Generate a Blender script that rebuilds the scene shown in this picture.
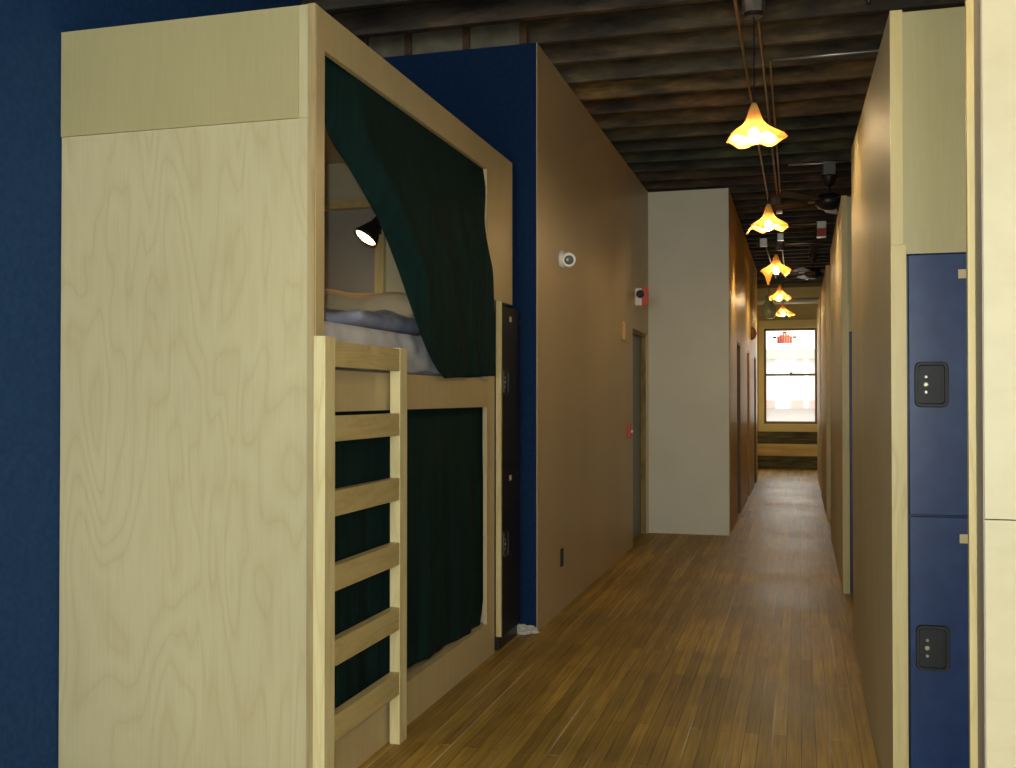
import bpy, bmesh, math, random
from mathutils import Vector, Matrix, noise
random.seed(7)
for o in list(bpy.data.objects): bpy.data.objects.remove(o)
S = bpy.context.scene
C = S.collection
PI = math.pi
# ---------------------------------------------------------------- camera, world, light, exposure
H = 1.44; FPX = 1030.0
cd = bpy.data.cameras.new('camera'); cam = bpy.data.objects.new('camera', cd); C.objects.link(cam)
cd.sensor_width = 36; cd.sensor_fit = 'HORIZONTAL'; cd.lens = FPX/1016*36; cd.clip_start = .02; cd.clip_end = 200
YAW = math.radians(15.83)
cam.location = (0, 0, H); cam.rotation_euler = (math.radians(90.72), 0, YAW)
S.camera = cam
S.view_settings.view_transform = 'Standard'; S.view_settings.look = 'None'
S.view_settings.gamma = 1; S.view_settings.use_curve_mapping = False
S.view_settings.exposure = 0.3
W = bpy.data.worlds.new('world'); S.world = W; W.use_nodes = True
W.node_tree.nodes['Background'].inputs[0].default_value = (1, .97, .90, 1)
W.node_tree.nodes['Background'].inputs[1].default_value = 2.7

def light(name, kind, loc, energy, color, size=.1, size_y=None, rot=(0, 0, 0), spread=None):
    l = bpy.data.lights.new(name, kind); l.energy = energy; l.color = color
    if kind == 'AREA':
        l.shape = 'RECTANGLE'; l.size = size; l.size_y = size_y or size
        if spread: l.spread = spread
    else: l.shadow_soft_size = size
    o = bpy.data.objects.new(name, l); C.objects.link(o); o.location = loc; o.rotation_euler = rot
    return o
FLASH_W = 125; FILL_W = 80; END_W = 12
light('camera_flash', 'POINT', (-.03, -.03, H+.07), FLASH_W, (.95, 1, .93), .025)
# fill at the added, unseen street windows; daylight in the corridor's end window
light('street_fill_west', 'AREA', (-1.35, -3.42, 2.0), FILL_W, (.95, 1, .95), 1.9, 2.1, (PI/2, 0, 0))
light('street_fill_east', 'AREA', (1.1, -3.42, 2.0), FILL_W, (.95, 1, .95), 1.9, 2.1, (PI/2, 0, 0))
light('end_window_daylight', 'AREA', (-.18, 21.52, 1.86), END_W, (1, .94, .80), .9, 1.8, (-PI/2, 0, 0))

# ---------------------------------------------------------------- helpers
def tag(o, label=None, cat=None, group=None, kind=None):
    if label: o['label'] = label
    if cat: o['category'] = cat
    if group: o['group'] = group
    if kind: o['kind'] = kind
    return o
def thing(name, label, cat, loc=(0, 0, 0), rz=0, group=None):
    o = bpy.data.objects.new(name, None); C.objects.link(o); o.empty_display_size = .1
    o.location = loc; o.rotation_euler = (0, 0, rz)
    return tag(o, label, cat, group)
def obj(name, bm, mat, parent=None, smooth=False, bevel=0, loc=None):
    me = bpy.data.meshes.new(name)
    bmesh.ops.recalc_face_normals(bm, faces=bm.faces)
    bm.to_mesh(me); bm.free()
    if isinstance(mat, (list, tuple)):
        for m in mat: me.materials.append(m)
    else: me.materials.append(mat)
    if smooth:
        for p in me.polygons: p.use_smooth = True
    o = bpy.data.objects.new(name, me); C.objects.link(o)
    if parent: o.parent = parent
    if loc: o.location = loc
    if bevel:
        md = o.modifiers.new('bevel', 'BEVEL'); md.width = bevel; md.segments = 2; md.limit_method = 'ANGLE'
    return o
def box(bm, x0, x1, y0, y1, z0, z1, mi=0):
    x0, x1 = sorted((x0, x1)); y0, y1 = sorted((y0, y1)); z0, z1 = sorted((z0, z1))
    v = [bm.verts.new(p) for p in ((x0,y0,z0),(x1,y0,z0),(x1,y1,z0),(x0,y1,z0),(x0,y0,z1),(x1,y0,z1),(x1,y1,z1),(x0,y1,z1))]
    for f in ((0,3,2,1),(4,5,6,7),(0,1,5,4),(1,2,6,5),(2,3,7,6),(3,0,4,7)):
        fc = bm.faces.new([v[i] for i in f]); fc.material_index = mi
    return bm
def B(*boxes):
    bm = bmesh.new()
    for b in boxes: box(bm, *b)
    return bm
def tube(bm, pts, r, n=10, cap=True):
    pts = [Vector(p) for p in pts]; rings = []
    for i, p in enumerate(pts):
        d = (pts[min(i+1, len(pts)-1)] - pts[max(i-1, 0)]).normalized()
        a = d.orthogonal().normalized() if abs(d.z) > .9 else d.cross(Vector((0, 0, 1))).normalized()
        b = d.cross(a).normalized()
        rr = r[i] if isinstance(r, (list, tuple)) else r
        rings.append([bm.verts.new(p + (a*math.cos(2*PI*k/n) + b*math.sin(2*PI*k/n))*rr) for k in range(n)])
    for A, Bq in zip(rings, rings[1:]):
        for k in range(n): bm.faces.new((A[k], A[(k+1) % n], Bq[(k+1) % n], Bq[k]))
    if cap:
        bm.faces.new(rings[0]); bm.faces.new(list(reversed(rings[-1])))
    return bm
def T(pts, r, n=10): return tube(bmesh.new(), pts, r, n)
def prism(bm, poly, axis, a, b, mi=0):
    """extrude a 2-D outline along an axis ('x': outline is (y,z); 'y': outline is (x,z); 'z': (x,y))"""
    def P(p, t): return {'x': (t, p[0], p[1]), 'y': (p[0], t, p[1]), 'z': (p[0], p[1], t)}[axis]
    A = [bm.verts.new(P(p, a)) for p in poly]; D = [bm.verts.new(P(p, b)) for p in poly]
    n = len(poly); fs = [bm.faces.new(A), bm.faces.new(list(reversed(D)))]
    for k in range(n): fs.append(bm.faces.new((A[k], D[k], D[(k+1) % n], A[(k+1) % n])))
    for f in fs: f.material_index = mi
    return bm
def rrect(x0, x1, z0, z1, r, n=4):
    out = []
    for cx, cz, a0 in ((x1-r, z1-r, 0), (x0+r, z1-r, 90), (x0+r, z0+r, 180), (x1-r, z0+r, 270)):
        for k in range(n+1):
            a = math.radians(a0 + 90*k/n); out.append((cx+r*math.cos(a), cz+r*math.sin(a)))
    return out
def lathe(bm, prof, n=24, center=(0, 0, 0), M=None):
    rings = []
    for r, z in prof:
        rings.append([bm.verts.new((M or Matrix()) @ Vector((r*math.cos(2*PI*k/n), r*math.sin(2*PI*k/n), z)) + Vector(center)) for k in range(n)])
    for A, D in zip(rings, rings[1:]):
        for k in range(n): bm.faces.new((A[k], A[(k+1) % n], D[(k+1) % n], D[k]))
    bm.faces.new(rings[0]); bm.faces.new(list(reversed(rings[-1])))
    return bm

# ---------------------------------------------------------------- materials
def mat(name, col, rough=.5, metal=0, spec=.5, emit=None, es=0):
    m = bpy.data.materials.new(name); m.use_nodes = True
    b = m.node_tree.nodes['Principled BSDF']
    b.inputs['Base Color'].default_value = (*col, 1); b.inputs['Roughness'].default_value = rough
    b.inputs['Metallic'].default_value = metal; b.inputs['Specular IOR Level'].default_value = spec
    if emit: b.inputs['Emission Color'].default_value = (*emit, 1); b.inputs['Emission Strength'].default_value = es
    return m
def nodes(m): return m.node_tree.nodes, m.node_tree.links, m.node_tree.nodes['Principled BSDF']
def ramp(N, stops):
    r = N.new('ShaderNodeValToRGB'); e = r.color_ramp.elements
    while len(e) < len(stops): e.new(.5)
    for k, (p, c) in enumerate(stops): e[k].position = p; e[k].color = (*c, 1)
    return r
def mottled(name, c1, c2, scale=3, rough=.6, bump=.0, stretch=(1, 1, 1), spec=.5, detail=5, lo=.35, hi=.65, bscale=60):
    m = mat(name, c1, rough, spec=spec); N, L, b = nodes(m)
    tc = N.new('ShaderNodeTexCoord'); mp = N.new('ShaderNodeMapping'); mp.inputs['Scale'].default_value = stretch
    L.new(tc.outputs['Object'], mp.inputs[0])
    nz = N.new('ShaderNodeTexNoise'); nz.inputs['Scale'].default_value = scale; nz.inputs['Detail'].default_value = detail
    L.new(mp.outputs[0], nz.inputs['Vector'])
    r = ramp(N, [(lo, c1), (hi, c2)]); L.new(nz.outputs[0], r.inputs[0]); L.new(r.outputs[0], b.inputs['Base Color'])
    if bump:
        n2 = N.new('ShaderNodeTexNoise'); n2.inputs['Scale'].default_value = bscale; L.new(mp.outputs[0], n2.inputs['Vector'])
        bp = N.new('ShaderNodeBump'); bp.inputs['Strength'].default_value = bump; bp.inputs['Distance'].default_value = .01
        L.new(n2.outputs[0], bp.inputs['Height']); L.new(bp.outputs[0], b.inputs['Normal'])
    return m
def plywood(name, c1, c2, stretch=(1.5, 1.5, .34), rough=.42, spec=.4, cath=1.0, rings=13):
    """peeled birch veneer: long cathedral figure plus fine pores"""
    m = mat(name, c1, rough, spec=spec); N, L, b = nodes(m)
    tc = N.new('ShaderNodeTexCoord'); mp = N.new('ShaderNodeMapping'); mp.inputs['Scale'].default_value = stretch
    L.new(tc.outputs['Object'], mp.inputs[0])
    nz = N.new('ShaderNodeTexNoise'); nz.inputs['Scale'].default_value = 2.1; nz.inputs['Detail'].default_value = 2; nz.inputs['Distortion'].default_value = .6
    L.new(mp.outputs[0], nz.inputs['Vector'])
    mu = N.new('ShaderNodeMath'); mu.operation = 'MULTIPLY'; mu.inputs[1].default_value = rings; L.new(nz.outputs[0], mu.inputs[0])
    fr = N.new('ShaderNodeMath'); fr.operation = 'PINGPONG'; fr.inputs[1].default_value = .5; L.new(mu.outputs[0], fr.inputs[0])
    r1 = ramp(N, [(0, (.0, .0, .0)), (.12, (.55,)*3), (.5, (1,)*3)]); L.new(fr.outputs[0], r1.inputs[0])
    m2 = N.new('ShaderNodeMapping'); m2.inputs['Scale'].default_value = (stretch[0]*70, stretch[1]*70, stretch[2]*14)
    L.new(tc.outputs['Object'], m2.inputs[0])
    n2 = N.new('ShaderNodeTexNoise'); n2.inputs['Scale'].default_value = 1; n2.inputs['Detail'].default_value = 4; L.new(m2.outputs[0], n2.inputs['Vector'])
    ad = N.new('ShaderNodeMath'); ad.operation = 'MULTIPLY_ADD'; ad.inputs[1].default_value = .55*cath; L.new(r1.outputs[0], ad.inputs[0])
    ml = N.new('ShaderNodeMath'); ml.operation = 'MULTIPLY'; ml.inputs[1].default_value = .8; L.new(n2.outputs[0], ml.inputs[0]); L.new(ml.outputs[0], ad.inputs[2])
    r2 = ramp(N, [(.2, c2), (.95, c1)]); L.new(ad.outputs[0], r2.inputs[0])
    n3 = N.new('ShaderNodeTexNoise'); n3.inputs['Scale'].default_value = 1.3; L.new(tc.outputs['Object'], n3.inputs['Vector'])
    hs = N.new('ShaderNodeHueSaturation'); mr = N.new('ShaderNodeMapRange'); mr.inputs[3].default_value = .86; mr.inputs[4].default_value = 1.12
    L.new(n3.outputs[0], mr.inputs[0]); L.new(mr.outputs[0], hs.inputs['Value']); L.new(r2.outputs[0], hs.inputs['Color'])
    L.new(hs.outputs[0], b.inputs['Base Color'])
    return m
birch = plywood('birch_plywood', (.55, .51, .315), (.48, .42, .24))
birch_top = plywood('birch_plywood_pale', (.45, .415, .225), (.395, .355, .18), cath=.4, rings=3)
birch_h = plywood('birch_plywood_crosswise', (.58, .545, .375), (.51, .47, .31), (.22, 1.1, 1.1), cath=.5, rings=5)
birch_face = plywood('birch_plywood_side', (.58, .48, .27), (.50, .40, .21), cath=.5, rings=4, rough=.38)
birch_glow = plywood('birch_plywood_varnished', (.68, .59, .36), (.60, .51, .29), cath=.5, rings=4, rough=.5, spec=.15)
pine_light = plywood('pale_pine_board', (.74, .67, .38), (.60, .51, .24), (5, 5, .6), rings=4)
pine = plywood('pine_board', (.62, .53, .26), (.50, .39, .16), (5, 5, .6), rings=5)
pine_x = plywood('pine_board_level', (.56, .46, .22), (.44, .34, .14), (5, .6, 5), rings=5)
pinetan = plywood('tan_pine_post', (.44, .36, .19), (.33, .25, .11), (3, 3, .5), rings=4)
rawwood = mottled('knotty_raw_wood', (.33, .24, .08), (.14, .09, .03), 9, .7, stretch=(1, 1, .5), lo=.45, hi=.75)
navy = mottled('navy_wall_paint', (.011, .043, .132), (.016, .055, .158), 40, .7, .12, spec=.12)
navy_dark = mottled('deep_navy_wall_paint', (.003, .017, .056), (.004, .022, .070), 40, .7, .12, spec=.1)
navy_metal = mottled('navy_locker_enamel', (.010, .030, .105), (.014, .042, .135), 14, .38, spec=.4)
shaded_enamel = mottled('shaded_locker_enamel', (.005, .007, .018), (.007, .010, .026), 14, .5, spec=.15)  # locker navy darkened in colour for the dim light on the left locker
blackmetal = mat('black_metal', (.012, .012, .014), .4)
blackplastic = mottled('black_plastic', (.016, .019, .022), (.022, .025, .028), 30, .5, spec=.3)
keybrass = mat('pale_key_brass', (.62, .60, .36), .3, .6)
taupe = mottled('taupe_wall_paint', (.50, .40, .24), (.55, .44, .265), 1.2, .42, .12, stretch=(1, 1, .15), spec=.4)
gold = mottled('ochre_gloss_wall_paint', (.60, .41, .13), (.66, .46, .16), 1.2, .42, .25, stretch=(1, 1, .3), spec=.14, bscale=18)
grey = mottled('grey_wall_paint', (.70, .68, .56), (.74, .72, .60), 2, .7, .05)
greyboard = mottled('weathered_grey_board', (.16, .15, .11), (.10, .09, .06), 7, .8)
cream = mat('cream_trim_paint', (.82, .68, .32), .5)
tanwall = mottled('tan_end_wall_paint', (.50, .41, .19), (.56, .46, .22), 2, .6)
steel = mat('galvanised_steel', (.55, .54, .5), .35, .9)
brass = mat('brass_conduit', (.36, .22, .10), .45, .6)
offwhite = mat('off_white_plastic', (.75, .73, .66), .4)
red = mat('red_plastic', (.55, .05, .02), .4)
slate = mottled('slate_blue_door_paint', (.13, .18, .20), (.16, .21, .22), 3, .45)
plank_dark = mottled('weathered_dark_plank', (.17, .15, .085), (.05, .05, .03), 9, .8, stretch=(.35, 1, 3))
plank_light = mottled('light_plank', (.82, .62, .26), (.68, .48, .18), 4, .6, stretch=(.35, 1, 3))
sashm = mat('brown_sash_paint', (.16, .10, .05), .5)
cloth_white = mottled('white_sheet', (.62, .63, .66), (.5, .51, .55), 5, .9, .3, bscale=12)
cloth_blue = mottled('blue_blanket_cloth', (.24, .27, .40), (.36, .37, .46), 9, .9, .3)
cloth_cream = mottled('cream_pillow_cloth', (.62, .5, .3), (.52, .42, .26), 7, .9, .3)

def curtain_mat():
    m = mat('dark_green_curtain', (.006, .04, .035), .8, spec=.08); N, L, b = nodes(m)
    b.inputs['Sheen Weight'].default_value = .0
    b.inputs['Sheen Tint'].default_value = (.05, .5, .45, 1)
    tc = N.new('ShaderNodeTexCoord'); mp = N.new('ShaderNodeMapping'); mp.inputs['Scale'].default_value = (30, 30, 1.5)
    L.new(tc.outputs['Object'], mp.inputs[0])
    nz = N.new('ShaderNodeTexNoise'); nz.inputs['Scale'].default_value = 1; L.new(mp.outputs[0], nz.inputs['Vector'])
    r = ramp(N, [(.3, (.005, .017, .017)), (.7, (.007, .027, .027))]); L.new(nz.outputs[0], r.inputs[0]); L.new(r.outputs[0], b.inputs['Base Color'])
    return m
green = curtain_mat()

def floor_mat():
    m = mat('strip_oak_floor', (.2, .1, .03), .4, spec=.2); N, L, b = nodes(m)
    tc = N.new('ShaderNodeTexCoord'); mp = N.new('ShaderNodeMapping'); mp.inputs['Rotation'].default_value = (0, 0, PI/2)
    L.new(tc.outputs['Object'], mp.inputs[0])
    def brick(c1, c2, mort, msize):
        k = N.new('ShaderNodeTexBrick'); k.offset = .37; k.offset_frequency = 2
        k.inputs['Scale'].default_value = 1; k.inputs['Brick Width'].default_value = 1.35; k.inputs['Row Height'].default_value = .058
        k.inputs['Mortar Size'].default_value = msize; k.inputs['Mortar Smooth'].default_value = .3; k.inputs['Bias'].default_value = 0
        k.inputs['Color1'].default_value = (*c1, 1); k.inputs['Color2'].default_value = (*c2, 1); k.inputs['Mortar'].default_value = (*mort, 1)
        L.new(mp.outputs[0], k.inputs['Vector']); return k
    bk = brick((.46, .29, .060), (.29, .175, .036), (.10, .055, .018), .0016)
    m3 = N.new('ShaderNodeMapping'); m3.inputs['Scale'].default_value = (40, 1.6, 1); L.new(tc.outputs['Object'], m3.inputs[0])
    g = N.new('ShaderNodeTexNoise'); g.inputs['Scale'].default_value = 1.6; g.inputs['Detail'].default_value = 5; L.new(m3.outputs[0], g.inputs['Vector'])
    w = N.new('ShaderNodeTexNoise'); w.inputs['Scale'].default_value = 1.1; w.inputs['Detail'].default_value = 4; L.new(tc.outputs['Object'], w.inputs['Vector'])
    def mulv(src, fac, lo, hi):
        mr = N.new('ShaderNodeMapRange'); mr.inputs[1].default_value = .3; mr.inputs[2].default_value = .7; mr.inputs[3].default_value = lo; mr.inputs[4].default_value = hi
        L.new(fac.outputs[0], mr.inputs[0]); hs = N.new('ShaderNodeHueSaturation'); L.new(mr.outputs[0], hs.inputs['Value']); L.new(src.outputs[0], hs.inputs['Color']); return hs
    c = mulv(mulv(bk, g, .72, 1.25), w, .68, 1.25)
    # worn pale joints on some boards
    ln = brick((0, 0, 0), (0, 0, 0), (1, 1, 1), .0034)
    n4 = N.new('ShaderNodeTexNoise'); n4.inputs['Scale'].default_value = 1; m5 = N.new('ShaderNodeMapping'); m5.inputs['Scale'].default_value = (9, .5, 1)
    L.new(tc.outputs['Object'], m5.inputs[0]); L.new(m5.outputs[0], n4.inputs['Vector'])
    r4 = ramp(N, [(.53, (0, 0, 0)), (.66, (.6, .6, .6))]); L.new(n4.outputs[0], r4.inputs[0])
    mm = N.new('ShaderNodeMath'); mm.operation = 'MULTIPLY'; L.new(ln.outputs[0], mm.inputs[0]); L.new(r4.outputs[0], mm.inputs[1])
    mx = N.new('ShaderNodeMixRGB'); mx.inputs[2].default_value = (.85, .75, .52, 1); L.new(mm.outputs[0], mx.inputs[0]); L.new(c.outputs[0], mx.inputs[1])
    L.new(mx.outputs[0], b.inputs['Base Color'])
    rr = N.new('ShaderNodeMapRange'); rr.inputs[3].default_value = .36; rr.inputs[4].default_value = .56; L.new(w.outputs[0], rr.inputs[0]); L.new(rr.outputs[0], b.inputs['Roughness'])
    bp = N.new('ShaderNodeBump'); bp.inputs['Strength'].default_value = .25; bp.inputs['Distance'].default_value = .004
    L.new(g.outputs[0], bp.inputs['Height']); L.new(bp.outputs[0], b.inputs['Normal'])
    return m
floorm = floor_mat()

def joist_mat():
    m = mat('old_joist_wood', (.05, .03, .02), .75); N, L, b = nodes(m)
    oi = N.new('ShaderNodeObjectInfo'); tc = N.new('ShaderNodeTexCoord')
    mp = N.new('ShaderNodeMapping'); mp.inputs['Scale'].default_value = (1.1, 1, 4); L.new(tc.outputs['Object'], mp.inputs[0])
    nz = N.new('ShaderNodeTexNoise'); nz.inputs['Scale'].default_value = 2.2; nz.inputs['Detail'].default_value = 9; nz.inputs['Roughness'].default_value = .62; nz.noise_dimensions = '4D'
    L.new(mp.outputs[0], nz.inputs['Vector'])
    ml = N.new('ShaderNodeMath'); ml.operation = 'MULTIPLY'; ml.inputs[1].default_value = 40; L.new(oi.outputs['Random'], ml.inputs[0]); L.new(ml.outputs[0], nz.inputs['W'])
    r = ramp(N, [(.36, (.012, .010, .008)), (.47, (.047, .037, .024)), (.55, (.072, .053, .031)), (.66, (.150, .105, .050))]); L.new(nz.outputs[0], r.inputs[0])
    hs = N.new('ShaderNodeMixRGB'); hs.blend_type = 'MULTIPLY'; hs.inputs[0].default_value = 1; L.new(oi.outputs['Color'], hs.inputs[1]); L.new(r.outputs[0], hs.inputs[2])
    L.new(hs.outputs[0], b.inputs['Base Color'])
    return m
joistm = joist_mat()
deckm = mottled('old_ceiling_deck', (.035, .022, .014), (.015, .010, .007), 5, .85, stretch=(3, .4, 1))

def glass_mat(name, col, tw, tr, gl, rough=.15, diff=0):
    m = bpy.data.materials.new(name); m.use_nodes = True; N = m.node_tree.nodes; L = m.node_tree.links; N.clear()
    out = N.new('ShaderNodeOutputMaterial'); a = N.new('ShaderNodeBsdfTranslucent'); a.inputs[0].default_value = (*col, 1)
    t = N.new('ShaderNodeBsdfTransparent'); t.inputs[0].default_value = (*[min(1, .6+.4*c) for c in col], 1)
    g = N.new('ShaderNodeBsdfGlossy'); g.inputs[0].default_value = (.9, .85, .75, 1); g.inputs['Roughness'].default_value = rough
    if diff:
        df = N.new('ShaderNodeBsdfDiffuse'); df.inputs[0].default_value = (*col, 1); m0 = N.new('ShaderNodeMixShader'); m0.inputs[0].default_value = diff
        L.new(a.outputs[0], m0.inputs[1]); L.new(df.outputs[0], m0.inputs[2]); a = m0
    m1 = N.new('ShaderNodeMixShader'); m1.inputs[0].default_value = tr/(tw+tr); L.new(a.outputs[0], m1.inputs[1]); L.new(t.outputs[0], m1.inputs[2])
    m2 = N.new('ShaderNodeMixShader'); m2.inputs[0].default_value = gl; L.new(m1.outputs[0], m2.inputs[1]); L.new(g.outputs[0], m2.inputs[2])
    L.new(m2.outputs[0], out.inputs[0]); return m
amber = glass_mat('amber_pressed_glass', (1, .66, .22), .66, .34, .10, diff=.88)
pane = glass_mat('window_glass', (1, 1, 1), .03, .97, .05, .02)
greenglass = glass_mat('greenish_clear_glass', (.82, .92, .78), .55, .45, .2, .08)
redglass = glass_mat('red_stained_glass', (.40, .03, .01), .9, .03, .06)
darkglass = glass_mat('dark_green_stained_glass', (.03, .05, .02), .9, .03, .06)
bulbm = mat('warm_bulb', (1, .8, .5), .5, emit=(1, .74, .40), es=255)
spotm = mat('warm_reflector_bulb', (1, .85, .6), .5, emit=(1, .58, .22), es=14)

# ---------------------------------------------------------------- pixel helper: used only to place curtain edges on the bunk's face plane
def at_x(u, v, X):
    """point where the sight line through a pixel of the photograph meets the plane x = X"""
    d = Vector(((u-508)/FPX, (384-v)/FPX, -1)); d = cam.rotation_euler.to_matrix() @ d
    k = X/d.x
    return Vector((X, d.y*k, H + d.z*k))

# ---------------------------------------------------------------- setting
XL, XR, YB, YE, ZC = -2.74, 2.6, -3.5, 21.4, 3.64
WT = 3.62
def struct(name, bm, m, **k):
    o = obj(name, bm, m, **k); o['kind'] = 'structure'; return o
struct('floor', B((XL-.1, XR+.1, YB-.1, YE+.1, -.1, 0)), floorm)
struct('ceiling', B((XL-.1, XR+.1, YB-.1, YE+.1, ZC+.25, ZC+.35)), deckm)
struct('wall_left', B((XL-.1, XL, YB-.1, 6.12, 0, ZC+.25), (XL-.1, XL, 6.12, YE, 0, ZC+.25)), navy)
struct('wall_right', B((XR, XR+.1, YB-.1, YE+.1, 0, ZC+.25)), taupe)
# partition behind the left bunk: a navy face towards the camera, a taupe face along the corridor
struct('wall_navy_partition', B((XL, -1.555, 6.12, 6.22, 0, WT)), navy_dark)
DOORZ = 2.10
struct('wall_corridor', B((-1.67, -1.55, 6.22, 9.87, 0, WT), (-1.67, -1.55, 9.87, 10.88, DOORZ, WT), (-1.67, -1.55, 10.88, 10.94, 0, WT), (-1.554, -1.55, 6.12, 6.22, 0, WT)), taupe)
struct('wall_grey_return', B((-1.67, -.711, 10.94, 11.04, 0, WT)), grey)
DOORS = [(12.35, 13.10), (14.75, 15.45), (17.05, 17.75)]
b = bmesh.new(); y = 11.04
for (a, c) in DOORS:
    box(b, -.83, -.711, y, a, 0, WT); box(b, -.83, -.711, a, c, DOORZ, WT); y = c
box(b, -.83, -.711, y, 18.3, 0, WT)
struct('wall_corridor_far', b, gold)
struct('wall_corridor_end', B((-1.08, -.96, 18.3, YE, 0, WT), (-.96, -.83, 18.3, 18.4, 0, WT)), cream)
# end wall with its window
wx0, wx1, wz0, wz1 = -.70, .33, .90, 2.82
struct('wall_end', B((-1.08, wx0, YE, YE+.14, 0, ZC+.25), (wx1, XR, YE, YE+.14, 0, ZC+.25), (wx0, wx1, YE, YE+.14, 0, wz0), (wx0, wx1, YE, YE+.14, wz1, ZC+.25),
       (XL, -1.08, YE, YE+.14, 0, ZC+.25)), tanwall)
# wall behind the camera; its two unseen street windows are added for ambient light
bw = [(-2.3, -.4), (.15, 2.05)]
struct('wall_back', B((XL, -2.3, YB-.1, YB, 0, ZC+.25), (-.4, .15, YB-.1, YB, 0, ZC+.25), (2.05, XR, YB-.1, YB, 0, ZC+.25), (-2.3, -.4, YB-.1, YB, 0, .9), (.15, 2.05, YB-.1, YB, 0, .9),
       (-2.3, -.4, YB-.1, YB, 3.1, ZC+.25), (.15, 2.05, YB-.1, YB, 3.1, ZC+.25)), taupe)
for i, (a, c) in enumerate(bw):
    w = struct('window_%d' % (i+2), B((a, a+.06, YB-.08, YB-.02, .9, 3.1), (c-.06, c, YB-.08, YB-.02, .9, 3.1), (a+.06, c-.06, YB-.08, YB-.02, .9, .96), (a+.06, c-.06, YB-.08, YB-.02, 3.04, 3.1)), cream)
    obj('window_pane', B((a+.06, c-.06, YB-.055, YB-.045, .96, 3.04)), pane, w)
# planked panelling under the end window
struct('trim_1', B((-.96, .8, YE-.025, YE, 0, .26), (-.96, .8, YE-.025, YE, .50, .745)), plank_dark)
struct('trim_2', B((-.96, -.35, YE-.035, YE, .26, .50), (-.34, .8, YE-.035, YE, .26, .50)), plank_light)
struct('trim_3', B((-.80, .42, YE-.05, YE, .745, .90), (-.80, -.70, YE-.04, YE, .90, 2.84), (.33, .42, YE-.04, YE, .90, 2.84), (-.80, .42, YE-.045, YE, 2.82, 2.98)), cream)
struct('trim_4', B((-.96, XR, YE-.16, YE, 3.30, 3.62)), cream)           # header beam over the window
w1 = struct('window_1', B((wx0, wx0+.045, YE+.02, YE+.08, wz0, wz1), (wx1-.045, wx1, YE+.02, YE+.08, wz0, wz1), (wx0+.045, wx1-.045, YE+.02, YE+.08, wz0, wz0+.05),
       (wx0+.045, wx1-.045, YE+.02, YE+.08, wz1-.05, wz1)), sashm)
obj('meeting_rail', B((wx0+.045, wx1-.045, YE+.015, YE+.085, 1.865, 1.905)), sashm, w1)
obj('sash_lock', B((-.20, -.15, YE-.005, YE+.015, 1.905, 1.935)), blackmetal, w1)
obj('glazing_bar', B((wx0+.045, wx1-.045, YE+.03, YE+.045, 2.518, 2.528)), sashm, w1)
obj('window_pane', B((wx0+.045, wx1-.045, YE+.05, YE+.056, wz0+.05, 1.865), (wx0+.045, wx1-.045, YE+.05, YE+.056, 1.905, wz1-.05)), pane, w1)

# doors
def door(n, x, y0, y1, m, frame_m, hinge_z=1.0):
    d = struct('door_%d' % n, B((x-.02, x+.02, y0+.03, y1-.03, .01, DOORZ-.03)), m)
    obj('door_frame', B((x-.06, x+.07, y0, y0+.03, 0, DOORZ), (x-.06, x+.07, y1-.03, y1, 0, DOORZ), (x-.06, x+.07, y0+.03, y1-.03, DOORZ-.03, DOORZ)), frame_m, d)
    return d
door(1, -1.64, 9.87, 10.88, slate, rawwood)
dm = [birch_face, plywood('orange_varnished_door', (.55, .30, .07), (.45, .22, .05)), mottled('dark_stained_door', (.10, .07, .04), (.07, .05, .03), 4, .4)]
for i, (a, c) in enumerate(DOORS): door(i+2, -.785, a, c, dm[i], sashm if i != 1 else dm[1])

# joists and blocking
jb = B((XL, XR, -.025, .025, 0, .249))
YJ0, DJ = 5.78, .425
first = None; jy = [YJ0 + DJ*k for k in range(-21, 36)]
for k, yy in enumerate(jy, -18):
    lab = 'old dark timber ceiling joist running across the corridor'
    if first is None:
        o = first = obj('ceiling_joist', jb, joistm)
    else:
        o = first.copy(); C.objects.link(o)
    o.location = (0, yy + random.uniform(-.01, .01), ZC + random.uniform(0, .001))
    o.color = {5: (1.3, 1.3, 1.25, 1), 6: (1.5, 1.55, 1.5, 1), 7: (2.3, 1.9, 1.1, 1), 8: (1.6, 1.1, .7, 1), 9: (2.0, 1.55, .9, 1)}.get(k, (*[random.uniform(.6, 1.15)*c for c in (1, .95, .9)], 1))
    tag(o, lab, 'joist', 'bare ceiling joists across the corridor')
# grey boards closing the joist bay above the navy partition
bb = thing('blocking_board', 'weathered grey board with brown uprights closing the gap above the navy wall', 'board', (-2.1, 6.125, WT))
obj('board', B((XL+.01+2.1, -1.62+2.1, 0.01, .045, 0, .25)), greyboard, bb)
for x in (-2.72, -2.42, -2.03, -1.66): obj('upright', B((x+2.1, x+2.1+.045, -.015, .009, 0, .25)), mottled('brown_upright', (.10, .05, .02), (.06, .03, .015), 8, .8) if x == -2.72 else bpy.data.materials['brown_upright'], bb)

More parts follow.
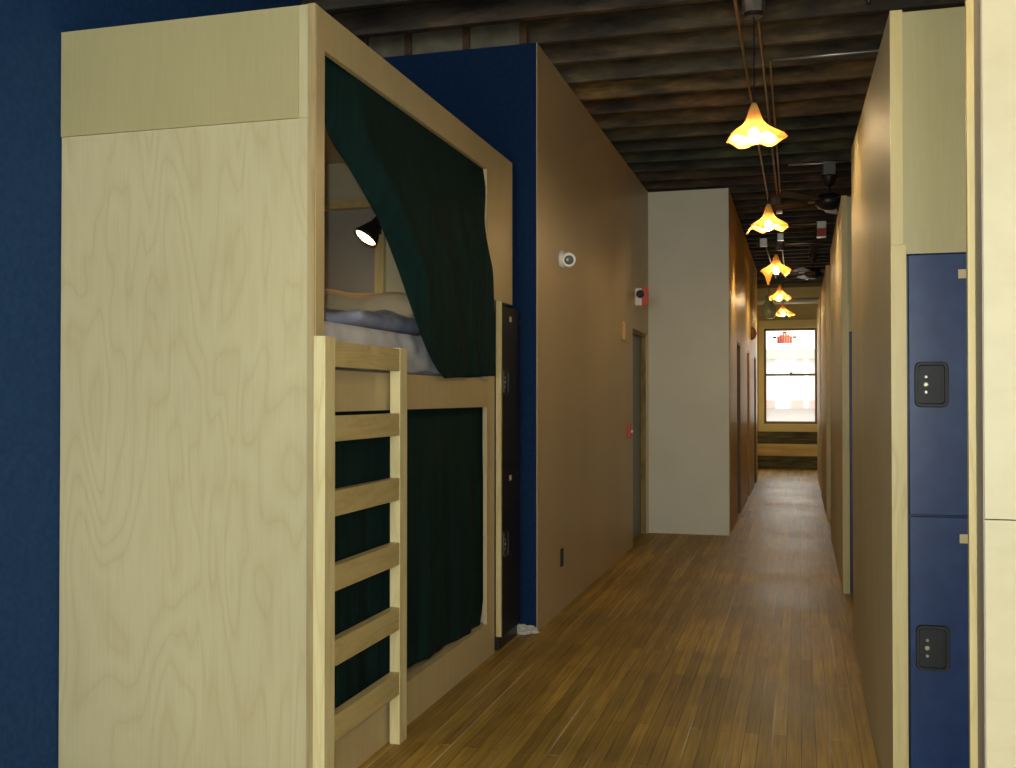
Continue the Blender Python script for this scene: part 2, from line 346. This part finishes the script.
# ---------------------------------------------------------------- left bunk
BX, BXb, BY0, BY1 = -1.66, -2.735, 3.34, 5.95
bk = thing('bunk_bed', 'tall enclosed double bunk of pale birch plywood with green curtains', 'bunk bed')
obj('end_panel', B((BXb, -1.712, BY0, BY0+.02, 0, 2.44)), birch, bk)
obj('upper_end_panel', B((BXb, -1.725, BY0-.006, BY0+.02, 2.441, 2.845)), birch_top, bk)
obj('corner_post', B((-1.690, -1.662, BY0-.006, BY0+.045, 0, 2.848)), pinetan, bk)
obj('corner_trim', B((-1.712, -1.6905, BY0-.002, BY0+.045, 0, 2.44), (-1.725, -1.6905, BY0-.002, BY0+.045, 2.441, 2.847)), birch, bk)
OY0, OY1 = 3.41, 5.43
fr = B((-1.682, BX, BY0, OY0, 0, 2.845), (-1.682, BX, OY0, OY1, 2.70, 2.845), (-1.682, BX, OY1, BY1, 1.99, 2.845), (-1.682, BX, OY1, 5.575, 0, 1.99),
       (-1.682, BX, OY0, OY1, 1.385, 1.54), (-1.682, BX, OY0, OY1, 0, .19))
obj('front_frame', fr, birch_face, bk)
obj('roof_panel', B((BXb, -1.683, BY0+.021, BY1, 2.80, 2.82)), birch_face, bk)
obj('back_panel', B((BXb, BXb+.015, BY0+.021, 5.575, 0, 2.799)), birch_face, bk)
obj('far_end_panel', B((BXb+.016, -1.683, 5.48, 5.50, 0, 2.799)), birch_h, bk)
obj('outer_end_panel', B((BXb, -1.683, BY1-.02, BY1, 1.99, 2.799), (BXb, -1.683, 5.51, BY1-.02, 1.99, 2.01)), birch_face, bk)
obj('upper_deck', B((BXb+.016, -1.683, BY0+.021, 5.479, 1.46, 1.54)), birch_face, bk)
obj('lower_deck', B((BXb+.016, -1.683, BY0+.021, 5.479, .12, .19)), birch_face, bk)
greypanel = mottled('grey_inset_panel', (.30, .29, .25), (.34, .33, .29), 3, .5)
obj('inset_panel', B((BXb+.016, -2.335, 5.465, 5.479, 2.02, 2.52)), greypanel, bk)
obj('inner_post', B((-2.335, -2.28, 5.44, 5.479, 1.75, 2.52)), pine, bk)
obj('bed_head_shelf', B((BXb+.016, -2.1, 5.40, 5.479, 2.52, 2.57)), pine_x, bk)
obj('inset_sill', B((BXb+.016, -2.34, 5.44, 5.464, 1.96, 2.02)), pine_x, bk)

# bedding
def soft(x0, x1, y0, y1, z0, z1, nx, ny, amp, seed, sq=.35, sc=5.0, taper=.5):
    bm = bmesh.new()
    bmesh.ops.create_grid(bm, x_segments=nx, y_segments=ny, size=.5)
    top = {v: v.co.copy() for v in bm.verts}
    g = bmesh.ops.duplicate(bm, geom=bm.verts[:] + bm.edges[:] + bm.faces[:])
    low = [e for e in g['geom'] if isinstance(e, bmesh.types.BMVert)]
    lows = set(low)
    for v in bm.verts:
        a, c = v.co.x*2, v.co.y*2
        e = (1-abs(a)**6)*(1-abs(c)**6); e = max(e, 0)**sq
        n = noise.noise(Vector((v.co.x*sc*(x1-x0)/.6+seed, v.co.y*sc*(y1-y0)/.6, seed)))*amp
        h = (z1-z0)/2
        up = (v not in lows)
        z = (z0+z1)/2 + (h*e + n*e if up else -h*(e if taper else 1))
        v.co = Vector(((x0+x1)/2 + v.co.x*(x1-x0), (y0+y1)/2 + v.co.y*(y1-y0), z))
    bmesh.ops.remove_doubles(bm, verts=bm.verts, dist=.0008)
    return bm
mt = obj('mattress', B((BXb+.03, -1.735, 3.40, 5.44, 1.541, 1.70)), cloth_white, bevel=.03)
tag(mt, 'mattress on the upper bunk under the white sheet', 'mattress')
# sheet: laid over the mattress and hanging down its corridor side in soft folds
bm = bmesh.new(); nu, nv = 60, 14; gr = []
for i in range(nu+1):
    yy = 3.42 + (5.42-3.42)*i/nu; row = []
    f = noise.noise(Vector((yy*4, 1, 0)))
    for j in range(nv+1):
        t = j/nv
        if t < .5:
            x = -2.60 + (.88)*t/.5; z = 1.712 + .012*(f+1)*t + .008*(1+noise.noise(Vector((yy*6, x*6, 3))))
        else:
            q = (t-.5)/.5; x = -1.722 + .012*math.sin(q*PI/2) + .012*noise.noise(Vector((yy*9, q*2, 5))); z = 1.722 - .172*q + .02*f*q
            z = max(z, 1.548); x = min(x, -1.692)
        row.append(bm.verts.new((x, yy, z)))
    gr.append(row)
for i in range(nu):
    for j in range(nv): bm.faces.new((gr[i][j], gr[i+1][j], gr[i+1][j+1], gr[i][j+1]))
sh = obj('bed_sheet', bm, cloth_white, smooth=True); md = sh.modifiers.new('t', 'SOLIDIFY'); md.thickness = .004; md.offset = 1
tag(sh, 'white sheet hanging over the edge of the upper mattress above the ladder', 'sheet')
o = obj('blanket', soft(-2.66, -1.80, 4.05, 4.88, 1.735, 1.835, 46, 46, .06, 3, sc=3.2), cloth_blue, smooth=True)
tag(o, 'rumpled blue blanket on the upper bunk below the pillow', 'blanket')
o = obj('pillow', soft(-2.66, -1.86, 4.82, 5.38, 1.80, 1.98, 34, 30, .045, 9, sc=2.6), cloth_cream, smooth=True)
tag(o, 'cream pillow at the far end of the upper bunk under the lamp', 'pillow')

# curtains
def edge(pts, t):
    n = len(pts)-1; s = t*n; i = min(int(s), n-1); f = s-i
    # catmull-rom
    P = [pts[max(i-1, 0)], pts[i], pts[i+1], pts[min(i+2, n)]]
    return tuple(.5*((2*P[1][k]) + (P[2][k]-P[0][k])*f + (2*P[0][k]-5*P[1][k]+4*P[2][k]-P[3][k])*f*f + (3*P[1][k]-P[0][k]-3*P[2][k]+P[3][k])*f**3) for k in (0, 1))
def curtain(name, left, right, x_top, x_bot, folds, amp, parent=None, nu=110, nv=46, label=None, curl=0, seed=0, t_out=1.3):
    bm = bmesh.new(); rows = []
    for j in range(nv+1):
        t = j/nv; X = x_top + (x_bot-x_top)*min(1, t*t_out)
        cf = curl*min(1, t*5+.25)*(1 if t < .55 else max(.15, 1-(t-.55)/.22))
        a = at_x(*edge(left, t), X-cf); a.x = X; c = at_x(*edge(right, t), X); row = []
        for i in range(nu+1):
            s = i/nu; p = a.lerp(c, s)
            ph = noise.noise(Vector((s*3+seed, t*1.2, seed)))*1.6
            am = amp*(.12+.88*min(1, t*2.2))
            dx = am*(math.sin(s*folds*2*PI + ph) + .35*math.sin(s*folds*4.7*PI + 2*ph + 1))
            dx += .5*am*noise.noise(Vector((s*5, t*3, seed+4)))
            if curl: dx -= cf*max(0, 1-s/.13)**1.3 + .03*t*(1-min(1, max(0, (s-.78)/.12)))**2*(1 if s > .5 else s/.5)
            row.append(bm.verts.new((p.x + dx, p.y, p.z)))
        rows.append(row)
    for j in range(nv):
        for i in range(nu): bm.faces.new((rows[j][i], rows[j][i+1], rows[j+1][i+1], rows[j+1][i]))
    o = obj(name, bm, green, smooth=True); md = o.modifiers.new('t', 'SOLIDIFY'); md.thickness = .003; md.offset = 0
    return o
cu = curtain('curtain', [(325, 53), (325, 125), (351, 172), (374, 215), (392, 258), (408, 302), (422, 340), (433, 364), (444, 378)],
        [(485, 162), (485, 195), (484, 222), (488, 250), (492, 272), (493, 300), (494, 330), (495, 352), (496, 376)], -1.694, -1.618, 3.0, .008, curl=.085, seed=2, t_out=3.2)
tag(cu, 'dark green curtain swept aside across the upper bunk opening', 'curtain')
cu = curtain('curtain', [(332, 402), (332, 470), (333, 540), (334, 600), (335, 660), (336, 712)],
        [(489, 403), (488, 450), (485, 500), (485, 550), (484, 590), (480, 626)], -1.700, -1.694, 4.0, .010, seed=11)
tag(cu, 'dark green curtain closing the lower bunk opening behind the ladder', 'curtain')

# clip lamp inside the upper bunk
cl = thing('clip_lamp', 'small black clip lamp with a lit bulb inside the upper bunk', 'lamp', (-2.235, 5.12, 2.315))
dirv = Vector((-.42, -.40, -.80)).normalized(); M = dirv.to_track_quat('-Z', 'Y').to_matrix().to_4x4()
sh_ = bmesh.new()
n = 28
prof = [(.020, .115), (.026, .10), (.030, .07), (.048, .035), (.068, -.01), (.072, -.03)]
rings = [[sh_.verts.new(M @ Vector((r*math.cos(2*PI*k/n), r*math.sin(2*PI*k/n), z))) for k in range(n)] for r, z in prof]
for A, D in zip(rings, rings[1:]):
    for k in range(n): sh_.faces.new((A[k], A[(k+1) % n], D[(k+1) % n], D[k]))
sh_.faces.new(rings[0])
o = obj('lamp_shade', sh_, blackmetal, cl, smooth=True); md = o.modifiers.new('t', 'SOLIDIFY'); md.thickness = .002
obj('bulb', lathe(bmesh.new(), [(.02, .05), (.04, .015), (.060, -.015), (.056, -.026), (.03, -.036), (.006, -.04)], 24, M=M), spotm, cl, smooth=True)
obj('arm', T([M @ Vector((0, 0, .115)), Vector((.05, .16, .12)), Vector((.0, .27, .08)), Vector((-.08, .29, .08))], .006), blackmetal, cl, smooth=True)
obj('clip', B((-.115, -.055, .285, .319, .05, .11)), blackmetal, cl)

# ladder
ld = thing('bunk_ladder', 'pale pine ladder with flat rungs leaning flush against the bunk front', 'ladder', (-1.62, 3.69, 0))
def lad(n, bx, m): return obj(n, B(bx), m, ld, bevel=.002)
lx0, lx1 = -1.655, -1.60
def L_(x0, x1, y0, y1, z0, z1): return (x0+1.62, x1+1.62, y0-3.69, y1-3.69, z0, z1)
lad('rail', L_(-1.645, lx1, 3.295, 3.378, 0, 1.655), pine_light)
lad('rail', L_(-1.645, lx1, 3.998, 4.080, 0, 1.645), pine_light)
for k in range(6):
    z1 = 1.64 - .268*k
    lad('rung', L_(-1.640, lx1-.001, 3.379, 3.997, z1-.092, z1), pine_x)

# ---------------------------------------------------------------- lockers
def locker(name, label, loc, rz, w=.38, group=None, top=1.922, split=1.04, paint=None):
    """local frame: front plane y=0 facing -y, body behind it, x from 0 (left) to w"""
    t = thing(name, label, 'locker', loc, rz, group)
    obj('locker_body', B((0, w, .018, .44, 0, top-.002)), blackmetal, t)
    for z0, z1 in ((split+.002, top), (.075, split-.003)):
        d = obj('locker_door', B((.006, w-.006, 0, .017, z0, z1)), paint or navy_metal, t, bevel=.003)
        hz = z1 - .44
        hx = .078
        # raised bezel ring round a shallow cup
        o_ = rrect(hx-.054, hx+.054, hz-.077, hz+.077, .02); i_ = rrect(hx-.044, hx+.041, hz-.066, hz+.066, .012)
        bm = bmesh.new(); n = len(o_)
        A = [bm.verts.new((p[0], -.001, p[1])) for p in o_]; D = [bm.verts.new((p[0]*.96+hx*.04, -.010, (p[1]-hz)*.97+hz)) for p in o_]
        E = [bm.verts.new((p[0], -.010, p[1])) for p in i_]; F = [bm.verts.new((p[0]*.96+hx*.04, -.003, (p[1]-hz)*.96+hz)) for p in i_]
        for P, Q in ((A, D), (D, E), (E, F)):
            for k in range(n): bm.faces.new((P[k], P[(k+1) % n], Q[(k+1) % n], Q[k]))
        bm.faces.new(F); bm.faces.new(list(reversed(A)))
        hd = obj('latch_cup', bm, blackplastic, d)
        obj('latch_lip', B((hx+.030, hx+.034, -.009, -.004, hz-.058, hz+.058)), blackplastic, hd)
        for dz, r, m in ((.026, .0055, steel), (0, .008, keybrass), (-.026, .0055, steel)):
            obj('rivet' if m is steel else 'lock_cylinder', lathe(bmesh.new(), [(r, 0), (r, .004), (r*.7, .006)], 14, (hx-.018, -.003, hz+dz), Matrix.Rotation(PI/2, 4, 'X')), m, hd)
        obj('number_tag', B((.163, .21, -.002, -.0003, z1-.085, z1-.055)), offtag, d)
    return t
offtag = mat('cream_tag', (.55, .46, .24), .5)
locker('locker', 'dark blue two-door locker at the far end of the left bunk', (-1.634, 5.625, 0), PI/2, w=.40, top=1.965, paint=shaded_enamel)
o = obj('locker_side_board', B((-1.659, -1.629, 5.600, 5.622, .085, 1.985)), pine)
tag(o, 'upright pale pine board between the green curtains and the dark locker', 'board')

# ---------------------------------------------------------------- right bunks
def right_bunk(Y0, Ln, zt0, zt1, label, loc_label, detail=True):
    t = thing('bunk_bed', label, 'bunk bed', (.298, Y0, 0), 0)
    W_ = 1.08
    # corridor side panel with its sloping top edge
    bm = bmesh.new(); prism(bm, [(.012, 0), (Ln, 0), (Ln, zt1), (.012, zt0)], 'x', 0, .02)
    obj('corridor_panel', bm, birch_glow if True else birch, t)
    obj('corner_post', B((0, .049, -.006, .012, 0, zt0-.80), (0, .040, -.006, .012, zt0-.799, zt0)), pine, t)
    obj('upper_end_panel', B((.040, W_, -.002, .018, 1.924, zt0-.008)), birch_top, t)
    obj('end_panel', B((.47 if loc_label else .05, W_, -.002, .018, 0, 1.923)), birch, t)
    obj('far_end_panel', B((.021, W_, Ln-.02, Ln, 0, zt0-.02)), birch, t)
    obj('roof_panel', B((.021, W_, .019, Ln-.021, zt0-.06, zt0-.04)), birch, t)
    obj('aisle_panel', B((W_-.02, W_, .019, Ln-.021, 0, zt0-.061)), birch_face, t)
    if loc_label: locker('locker', loc_label, (.298+.050, Y0+.006, 0), 0, w=.41)
    return t
right_bunk(3.72, 2.72, 2.755, 2.91, 'tall birch plywood bunk enclosure on the right with navy locker doors', 'navy blue two-door locker in the end of the nearest right bunk')
right_bunk(7.95, 2.95, 2.92, 2.92, 'second birch plywood bunk enclosure down the right side, behind the nearest', 'dark locker in the end of the second right bunk, mostly hidden')
right_bunk(12.75, 3.0, 3.00, 2.96, 'third birch plywood bunk enclosure down the right side of the corridor', None)
right_bunk(16.4, 3.0, 3.0, 3.0, 'farthest birch plywood bunk enclosure on the right, next to the bright window', None)

# near partition at the right edge of the frame
npn = thing('plywood_partition', 'nearest pale plywood panel cut off by the right edge of the view', 'panel', (.43, 2.72, 0))
obj('panel', B((0, 1.5, 0, .105, 1.145, 3.3), (0, 1.5, 0, .105, 0, 1.142)), birch_h, npn)
obj('shaded_side', B((-.003, -.0005, .003, .104, 0, 3.3)), mottled('shaded_side_grey', (.30, .28, .24), (.35, .33, .28), 3, .6), npn)  # panel's side face coloured grey, shade of grazing light put into the colour
obj('edge_strip', B((-.020, .03, .106, .128, 0, 3.3)), pine, npn)

# ---------------------------------------------------------------- pendant lamps
def pendant(loc, seed, wave, label, r=.150):
    x, y, zr, zc = loc
    t = thing('pendant_lamp', label, 'lamp', (x, y, zr), 0, None)
    n = 48; bm = bmesh.new()
    prof = [(.014, .215), (.022, .195), (.030, .172), (.038, .145), (.048, .118), (.066, .094), (.092, .074), (.118, .056), (r*.93, .036), (r, .010)]
    rings = []
    for q, (rr, z) in enumerate(prof):
        f = (q/(len(prof)-1))**3; ring = []
        for k in range(n):
            a = 2*PI*k/n; wv = wave(a)
            ring.append(bm.verts.new((rr*(1+f*wv[0])*math.cos(a), rr*(1+f*wv[0])*math.sin(a), z + f*wv[1] + .002*math.sin(a*16)*min(1, q/3))))
        rings.append(ring)
    for A, D in zip(rings, rings[1:]):
        for k in range(n): bm.faces.new((A[k], A[(k+1) % n], D[(k+1) % n], D[k]))
    s = obj('lamp_shade', bm, amber, t, smooth=True); md = s.modifiers.new('t', 'SOLIDIFY'); md.thickness = .003
    obj('socket', lathe(bmesh.new(), [(.010, .222), (.012, .21), (.022, .15), (.024, .085), (.018, .078)], 16), blackmetal, t, smooth=True)
    obj('bulb', lathe(bmesh.new(), [(.014, .080), (.022, .066), (.031, .045), (.033, .026), (.025, .004), (.008, -.005)], 14), bulbm, t, smooth=True)
    obj('cord', T([(0, 0, .21), (0, 0, zc-zr)], .004, 6), blackmetal, t)
    j = obj('ceiling_box', lathe(bmesh.new(), [(.058, zc-zr), (.062, zc-zr+.003), (.062, ZC-zr-.008), (.055, ZC-zr-.002)], 8), steel, t)
    obj('canopy_ring', lathe(bmesh.new(), [(.040, zc-zr-.022), (.054, zc-zr-.018), (.054, zc-zr-.001)], 20), blackmetal, j)
    return t
def wv(ph, n, ar, az, point=None, pr=.25, pz=-.0):
    def f(a):
        r_, z_ = ar*math.sin(n*a+ph), az*math.sin(n*a+ph)
        if point is not None:
            d = (a-point+PI) % (2*PI) - PI; g = math.exp(-(d/.35)**2); r_ += pr*g; z_ += pz*g
        return r_, z_
    return f
def nearj(y): return min(jy, key=lambda q: abs(q-y))
lamps = [(5.78, 2.835, wv(.4, 5, .04, .014, .1, .18, .005), 'nearest glowing amber ruffled glass pendant lamp over the corridor'),
         (8.55, 2.82, wv(1.2, 5, .07, .015, PI*1.05, .30, -.03), 'second glowing amber glass pendant lamp, with a long point to the left'),
         (11.90, 2.80, wv(2.0, 4, .10, .03, PI*1.33, .0, -.14), 'third amber glass pendant lamp, its rim drooping in a point'),
         (14.95, 2.82, wv(.0, 6, .08, .02), 'fourth amber pendant lamp down the corridor, above the fifth in view'),
         (18.05, 2.82, wv(.9, 5, .1, .02, .2, .25, -.02), 'fifth and farthest amber pendant lamp, just over the end window'),
         (2.25, 2.80, wv(.3, 5, .06, .012), 'added unseen amber pendant lamp over the corridor mouth, for ambient light'),
         (-.95, 2.80, wv(.8, 5, .06, .012), 'added unseen amber pendant lamp behind the camera, for ambient light')]  # last two lamps are out of view, added for warm ambient light
for i, (yy, zr, w_, lab) in enumerate(lamps):
    jyy = nearj(yy)
    pendant(((-.238, -.245, -.250, -.268, -.272, -.22, -.22)[i], jyy, zr, 3.545), i, w_, lab)

# conduits
def pipe(name, pts, r, m, label, cat='conduit', group=None): return tag(obj(name, T(pts, r, 8), m, smooth=True), label, cat, group)
zc = ZC-.012
pipe('conduit', [(-.338, 3.6, zc), (-.338, 9.0, zc), (-.33, 13.9, zc)], .010, brass, 'leftmost brown conduit running lengthwise under the joists past the lamps')
pipe('conduit', [(-.225, 5.86, zc), (-.225, 6.2, zc), (-.232, 12.11, zc)], .010, brass, 'brown conduit running lengthwise from the nearest lamp box')
pipe('conduit', [(-.180, 6.9, zc), (-.20, 12.11, zc)], .008, brass, 'rightmost brown conduit running lengthwise behind the nearest lamp')
pipe('conduit', [(-.17, 6.87, zc-.002), (.25, 6.87, zc-.002), (.9, 6.87, zc)], .009, steel, 'thin shiny steel conduit crossing right of the nearest lamp')
pipe('conduit', [(-.10, 10.03, zc), (.14, 10.03, zc-.006), (.6, 10.03, zc)], .009, steel, 'thin steel conduit crossing above the nearer black ceiling fan')
pipe('conduit', [(-.10, 13.55, zc), (.7, 13.55, zc)], .009, steel, 'thin steel conduit crossing at the red and grey junction box')
pipe('conduit', [(-.60, 15.25, zc), (.6, 15.25, zc)], .010, steel, 'steel conduit crossing above the farther ceiling fan')
pipe('conduit', [(-.66, 18.5, zc), (1.0, 18.5, zc)], .012, steel, 'farthest thin steel conduit crossing near the end window')
def jbox(x, y, z, sx, sz, mats, label):
    t = thing('junction_box', label, 'junction box', (x, y, z))
    obj('box_body', B((-sx/2, sx/2, -sx/2, sx/2, 0, sz)), mats[0], t, bevel=.004)
    obj('cover_plate', B((-sx*.46, sx*.46, -sx/2-.006, -sx/2-.0005, sz*.04, sz*(.55 if mats[-1] is red else .96))), mats[-1], t, bevel=.002)
    return t
jbox(-.225, 12.155, ZC-.10, .075, .098, (steel, steel), 'steel junction box on the ceiling behind the second pendant lamp')
jbox(-.246, 14.28, ZC-.10, .085, .098, (steel, steel), 'steel junction box just above the third pendant lamp')
jbox(-.48, 14.70, ZC-.11, .10, .108, (steel, steel), 'steel junction box left of the third pendant lamp')
pipe('conduit', [(-.48, 14.76, zc), (-.42, 19.5, zc)], .010, steel, 'steel conduit running lengthwise from the box left of the third lamp')
pipe('conduit', [(-.246, 14.34, zc), (-.25, 19.5, zc)], .010, steel, 'steel conduit running lengthwise from the box above the third lamp')
jbox(.265, 13.55-.08, ZC-.20, .115, .198, (steel, red), 'grey junction box with a red cover between the two ceiling fans')
# round duct before the end wall
o = obj('duct_pipe', T([(-.95, 20.9, 3.33), (-.2, 20.9, 3.32), (1.1, 20.9, 3.31)], .055, 16), offwhite, smooth=True); tag(o, 'pale round pipe crossing above the end window', 'pipe')

# ceiling fans
def fan(x, y, zm, label, rot):
    t = thing('ceiling_fan', label, 'ceiling fan', (x, y, zm), rot)
    obj('ceiling_box', B((-.055, .055, -.03, .03, ZC-zm-.13, ZC-zm-.001)), steel, t)
    obj('canopy', lathe(bmesh.new(), [(.02, ZC-zm-.24), (.045, ZC-zm-.21), (.07, ZC-zm-.15), (.072, ZC-zm-.131)], 24), blackmetal, t, smooth=True)
    obj('downrod', T([(0, 0, .06), (0, 0, ZC-zm-.235)], .012, 10), blackmetal, t)
    obj('motor', lathe(bmesh.new(), [(.03, .075), (.09, .06), (.125, .02), (.125, -.03), (.09, -.065), (.04, -.085)], 28), blackmetal, t, smooth=True)
    for k in range(5):
        a = 2*PI*k/5; M = Matrix.Rotation(a, 4, 'Z') @ Matrix.Rotation(math.radians(12), 4, 'X')
        bm = prism(bmesh.new(), [(.20, -.05), (.62, -.07), (.66, -.05), (.67, .03), (.64, .065), (.2, .05)], 'z', -.004, .004)
        bm.transform(M); bl = obj('blade', bm, bladem, t)
        bm = B((.10, .24, -.02, .02, .004, .010)); bm.transform(M); obj('blade_iron', bm, steel, bl)
    return t
bladem = mat('dark_fan_blade', (.03, .02, .015), .5, spec=.25)
fan(.265, 10.06, 3.27, 'black ceiling fan hanging over the second right bunk', .25)
fan(.19, 15.555, 3.24, 'farther black ceiling fan, deeper down the corridor', .6)
# rod with a dark tip hanging from a joist at the top right
hr = thing('hanging_rod', 'short brown rod with a dark tip hanging above the nearest right bunk', 'rod', (.305, nearj(4.93), 3.22))
obj('rod', T([(0, 0, .06), (0, 0, .42)], .006, 8), brass, hr); obj('tip', T([(0, 0, 0), (0, 0, .02), (0, 0, .065)], [.006, .012, .010], 10), blackmetal, hr, smooth=True)
# sprinkler-like drop near the end
hr = thing('sprinkler_head', 'small pale sprinkler drop on the ceiling near the end window', 'sprinkler', (.12, 18.5, 3.47))
obj('drop_pipe', T([(0, 0, .03), (0, 0, .147)], .010, 8), offwhite, hr); obj('deflector', lathe(bmesh.new(), [(.03, 0), (.03, .006), (.012, .03)], 14), steel, hr)

# green glass jar lantern
gl = thing('glass_lantern', 'clear greenish glass lantern hanging left of the farthest lamp', 'lantern', (-.47, 16.8, 2.68))
n = 24; bm = bmesh.new(); prof = [(.03, 0), (.085, .02), (.115, .08), (.12, .15), (.09, .22), (.05, .27), (.045, .33)]
rings = [[bm.verts.new((r*math.cos(2*PI*k/n), r*math.sin(2*PI*k/n), z)) for k in range(n)] for r, z in prof]
for A, D in zip(rings, rings[1:]):
    for k in range(n): bm.faces.new((A[k], A[(k+1) % n], D[(k+1) % n], D[k]))
bm.faces.new(rings[0]); o = obj('glass_jar', bm, greenglass, gl, smooth=True); md = o.modifiers.new('t', 'SOLIDIFY'); md.thickness = .004
obj('cap', lathe(bmesh.new(), [(.05, .33), (.052, .335), (.052, .36), (.02, .38)], 20), steel, gl); obj('cord', T([(0, 0, .37), (0, 0, .96)], .004, 6), blackmetal, gl)

# stained glass ornament in the end window
sg = thing('stained_glass_ornament', 'red stained glass pot shape with side handles hung in the end window', 'ornament', (-.295, YE-.005, 2.53))
bm = bmesh.new()
for k in range(6):
    x0 = -.145+.0485*k; top = (.13, .165, .17, .17, .165, .13)[k]
    box(bm, x0+.003, x0+.0455, -.003, .003, .0, top)
obj('red_glass', bm, redglass, sg)
obj('lead_frame', B(*[(-.147+.0485*k, -.142+.0485*k, -.005, .005, 0, .14) for k in range(7)], (-.147, .149, -.005, .005, -.006, 0), (-.10, .10, -.005, .005, .17, .175)), blackmetal, sg)
obj('knob_glass', prism(bmesh.new(), rrect(-.045, .045, .178, .225, .018), 'y', -.003, .003), redglass, sg)
for s in (-1, 1): obj('handle_glass', prism(bmesh.new(), rrect(*(sorted((s*.155, s*.235))), .085, .130, .02), 'y', -.003, .003), darkglass, sg)
for s in (-1, 1): obj('hook', T([(s*.10, 0, .17), (s*.10, 0, .25)], .002, 6), blackmetal, sg)

# ---------------------------------------------------------------- fittings on the taupe wall
WX = -1.55
Rx = Matrix.Rotation(PI/2, 4, 'Y')
sc = thing('security_camera', 'round white camera with a ring lens on the taupe wall', 'security camera', (WX, 6.76, 2.365))
obj('base', lathe(bmesh.new(), [(.062, .0005), (.062, .02), (.045, .034)], 28, M=Rx), offwhite, sc, smooth=True)
dv = Vector((.30, -.95, -.12)).normalized(); Mh = dv.to_track_quat('Z', 'Y').to_matrix().to_4x4(); ctr = Vector((.055, 0, -.005))
obj('head', lathe(bmesh.new(), [(.022, -.04), (.044, -.032), (.052, -.005), (.050, .03), (.045, .042)], 28, center=ctr, M=Mh), offwhite, sc, smooth=True)
bm = bmesh.new(); n = 28
rings = [[bm.verts.new(Mh @ Vector((r*math.cos(2*PI*k/n), r*math.sin(2*PI*k/n), z)) + ctr) for k in range(n)] for r, z in ((.044, .043), (.044, .052), (.032, .052), (.032, .043))]
for A, D in zip(rings, rings[1:] + rings[:1]):
    for k in range(n): bm.faces.new((A[k], A[(k+1) % n], D[(k+1) % n], D[k]))
obj('lens_ring', bm, mat('bright_white_ring', (.9, .9, .9), .2), sc, smooth=True)
obj('lens', lathe(bmesh.new(), [(.031, .0425), (.03, .047), (.012, .049)], 24, center=ctr, M=Mh), mat('grey_lens', (.12, .13, .13), .12), sc, smooth=True)

ou = thing('wall_outlet', 'black electrical outlet low on the taupe wall', 'outlet', (WX, 6.79, .36))
obj('cover_plate', B((.0005, .006, -.038, .038, -.06, .06)), blackplastic, ou, bevel=.001)
for s in (-1, 1): obj('socket', B((.0062, .009, -.017, .017, s*.028-.014, s*.028+.014)), blackmetal, ou)

pl = obj('wall_chime', B((WX+.0005, WX+.035, 9.24, 9.36, 1.955, 2.125)), mat('tan_plastic', (.55, .36, .14), .4), bevel=.006); tag(pl, 'small tan box on the taupe wall above left of the door', 'box')
fp = thing('fire_pull_station', 'small red fire alarm pull station beside the door', 'fire alarm', (WX, 9.58, 1.12))
obj('body', B((.0005, .03, -.045, .045, -.065, .065)), red, fp, bevel=.004); obj('pull_bar', B((.031, .045, -.032, .032, -.012, .008)), offwhite, fp, bevel=.002)
fs = thing('fire_alarm_strobe', 'red and white fire alarm horn strobe high on the taupe wall above the door', 'fire alarm', (WX, 10.03, 2.42))
obj('body', B((.0005, .125, 0, .06, -.085, .085)), offwhite, fs, bevel=.005)
obj('red_panel', B((.065, .130, -.008, -.0005, -.09, .09)), red, fs, bevel=.002)
obj('horn_grille', lathe(bmesh.new(), [(.040, .009), (.040, .016), (.02, .022)], 20, (.052, 0, .025), Matrix.Rotation(PI/2, 4, 'X')), blackplastic, fs)
# round brown fitting on the far gold wall
br = thing('wall_bell', 'round brown bell on the ochre wall above the far doors', 'bell', (-.711, 16.0, 2.40))
obj('dome', lathe(bmesh.new(), [(.10, .0005), (.10, .02), (.085, .05), (.045, .075), (.012, .085)], 24, M=Rx), mat('brown_enamel', (.16, .07, .03), .35), br, smooth=True)
obj('stud', lathe(bmesh.new(), [(.012, .086), (.010, .10)], 12, M=Rx), brass, br)

# crumpled plastic at the foot of the navy wall
bm = bmesh.new(); bmesh.ops.create_icosphere(bm, subdivisions=4, radius=1)
for v in bm.verts:
    nn = 1 + .45*noise.noise(v.co*2.6) + .25*noise.noise(v.co*6)
    v.co = Vector((v.co.x*.085*nn, v.co.y*.035*nn, max(-.022, v.co.z*.03*nn)))
bm.transform(Matrix.Translation((-1.625, 6.07, .0225)))
o = obj('crumpled_plastic', bm, mat('dusty_clear_plastic', (.5, .49, .42), .5)); tag(o, 'crumpled scrap of pale plastic on the floor at the navy wall corner', 'scrap')

# ---------------------------------------------------------------- outside the end window
struct('ground_outside', B((-20, 20, YE+.3, 60, -1.3, -1.2)), mat('pale_pavement', (.58, .58, .57), .9))
ob = thing('building', 'pale low building across the street beyond the end window', 'building', (0, 44, -1.2))
obj('wall', B((-12, 12, 0, 6, 0, 4.4)), mat('pale_stucco', (.50, .49, .47), .9), ob)
obj('awning', prism(bmesh.new(), [(-3.2, 2.2), (9, 2.2), (9, 2.5), (-3.2, 2.5)], 'y', -.9, -.01), mat('faded_pink_awning', (.42, .25, .22), .8), ob)
obj('cornice', B((-12.2, 12.2, -.3, -.01, 4.2, 4.6)), mat('grey_cornice', (.30, .34, .30), .8), ob)
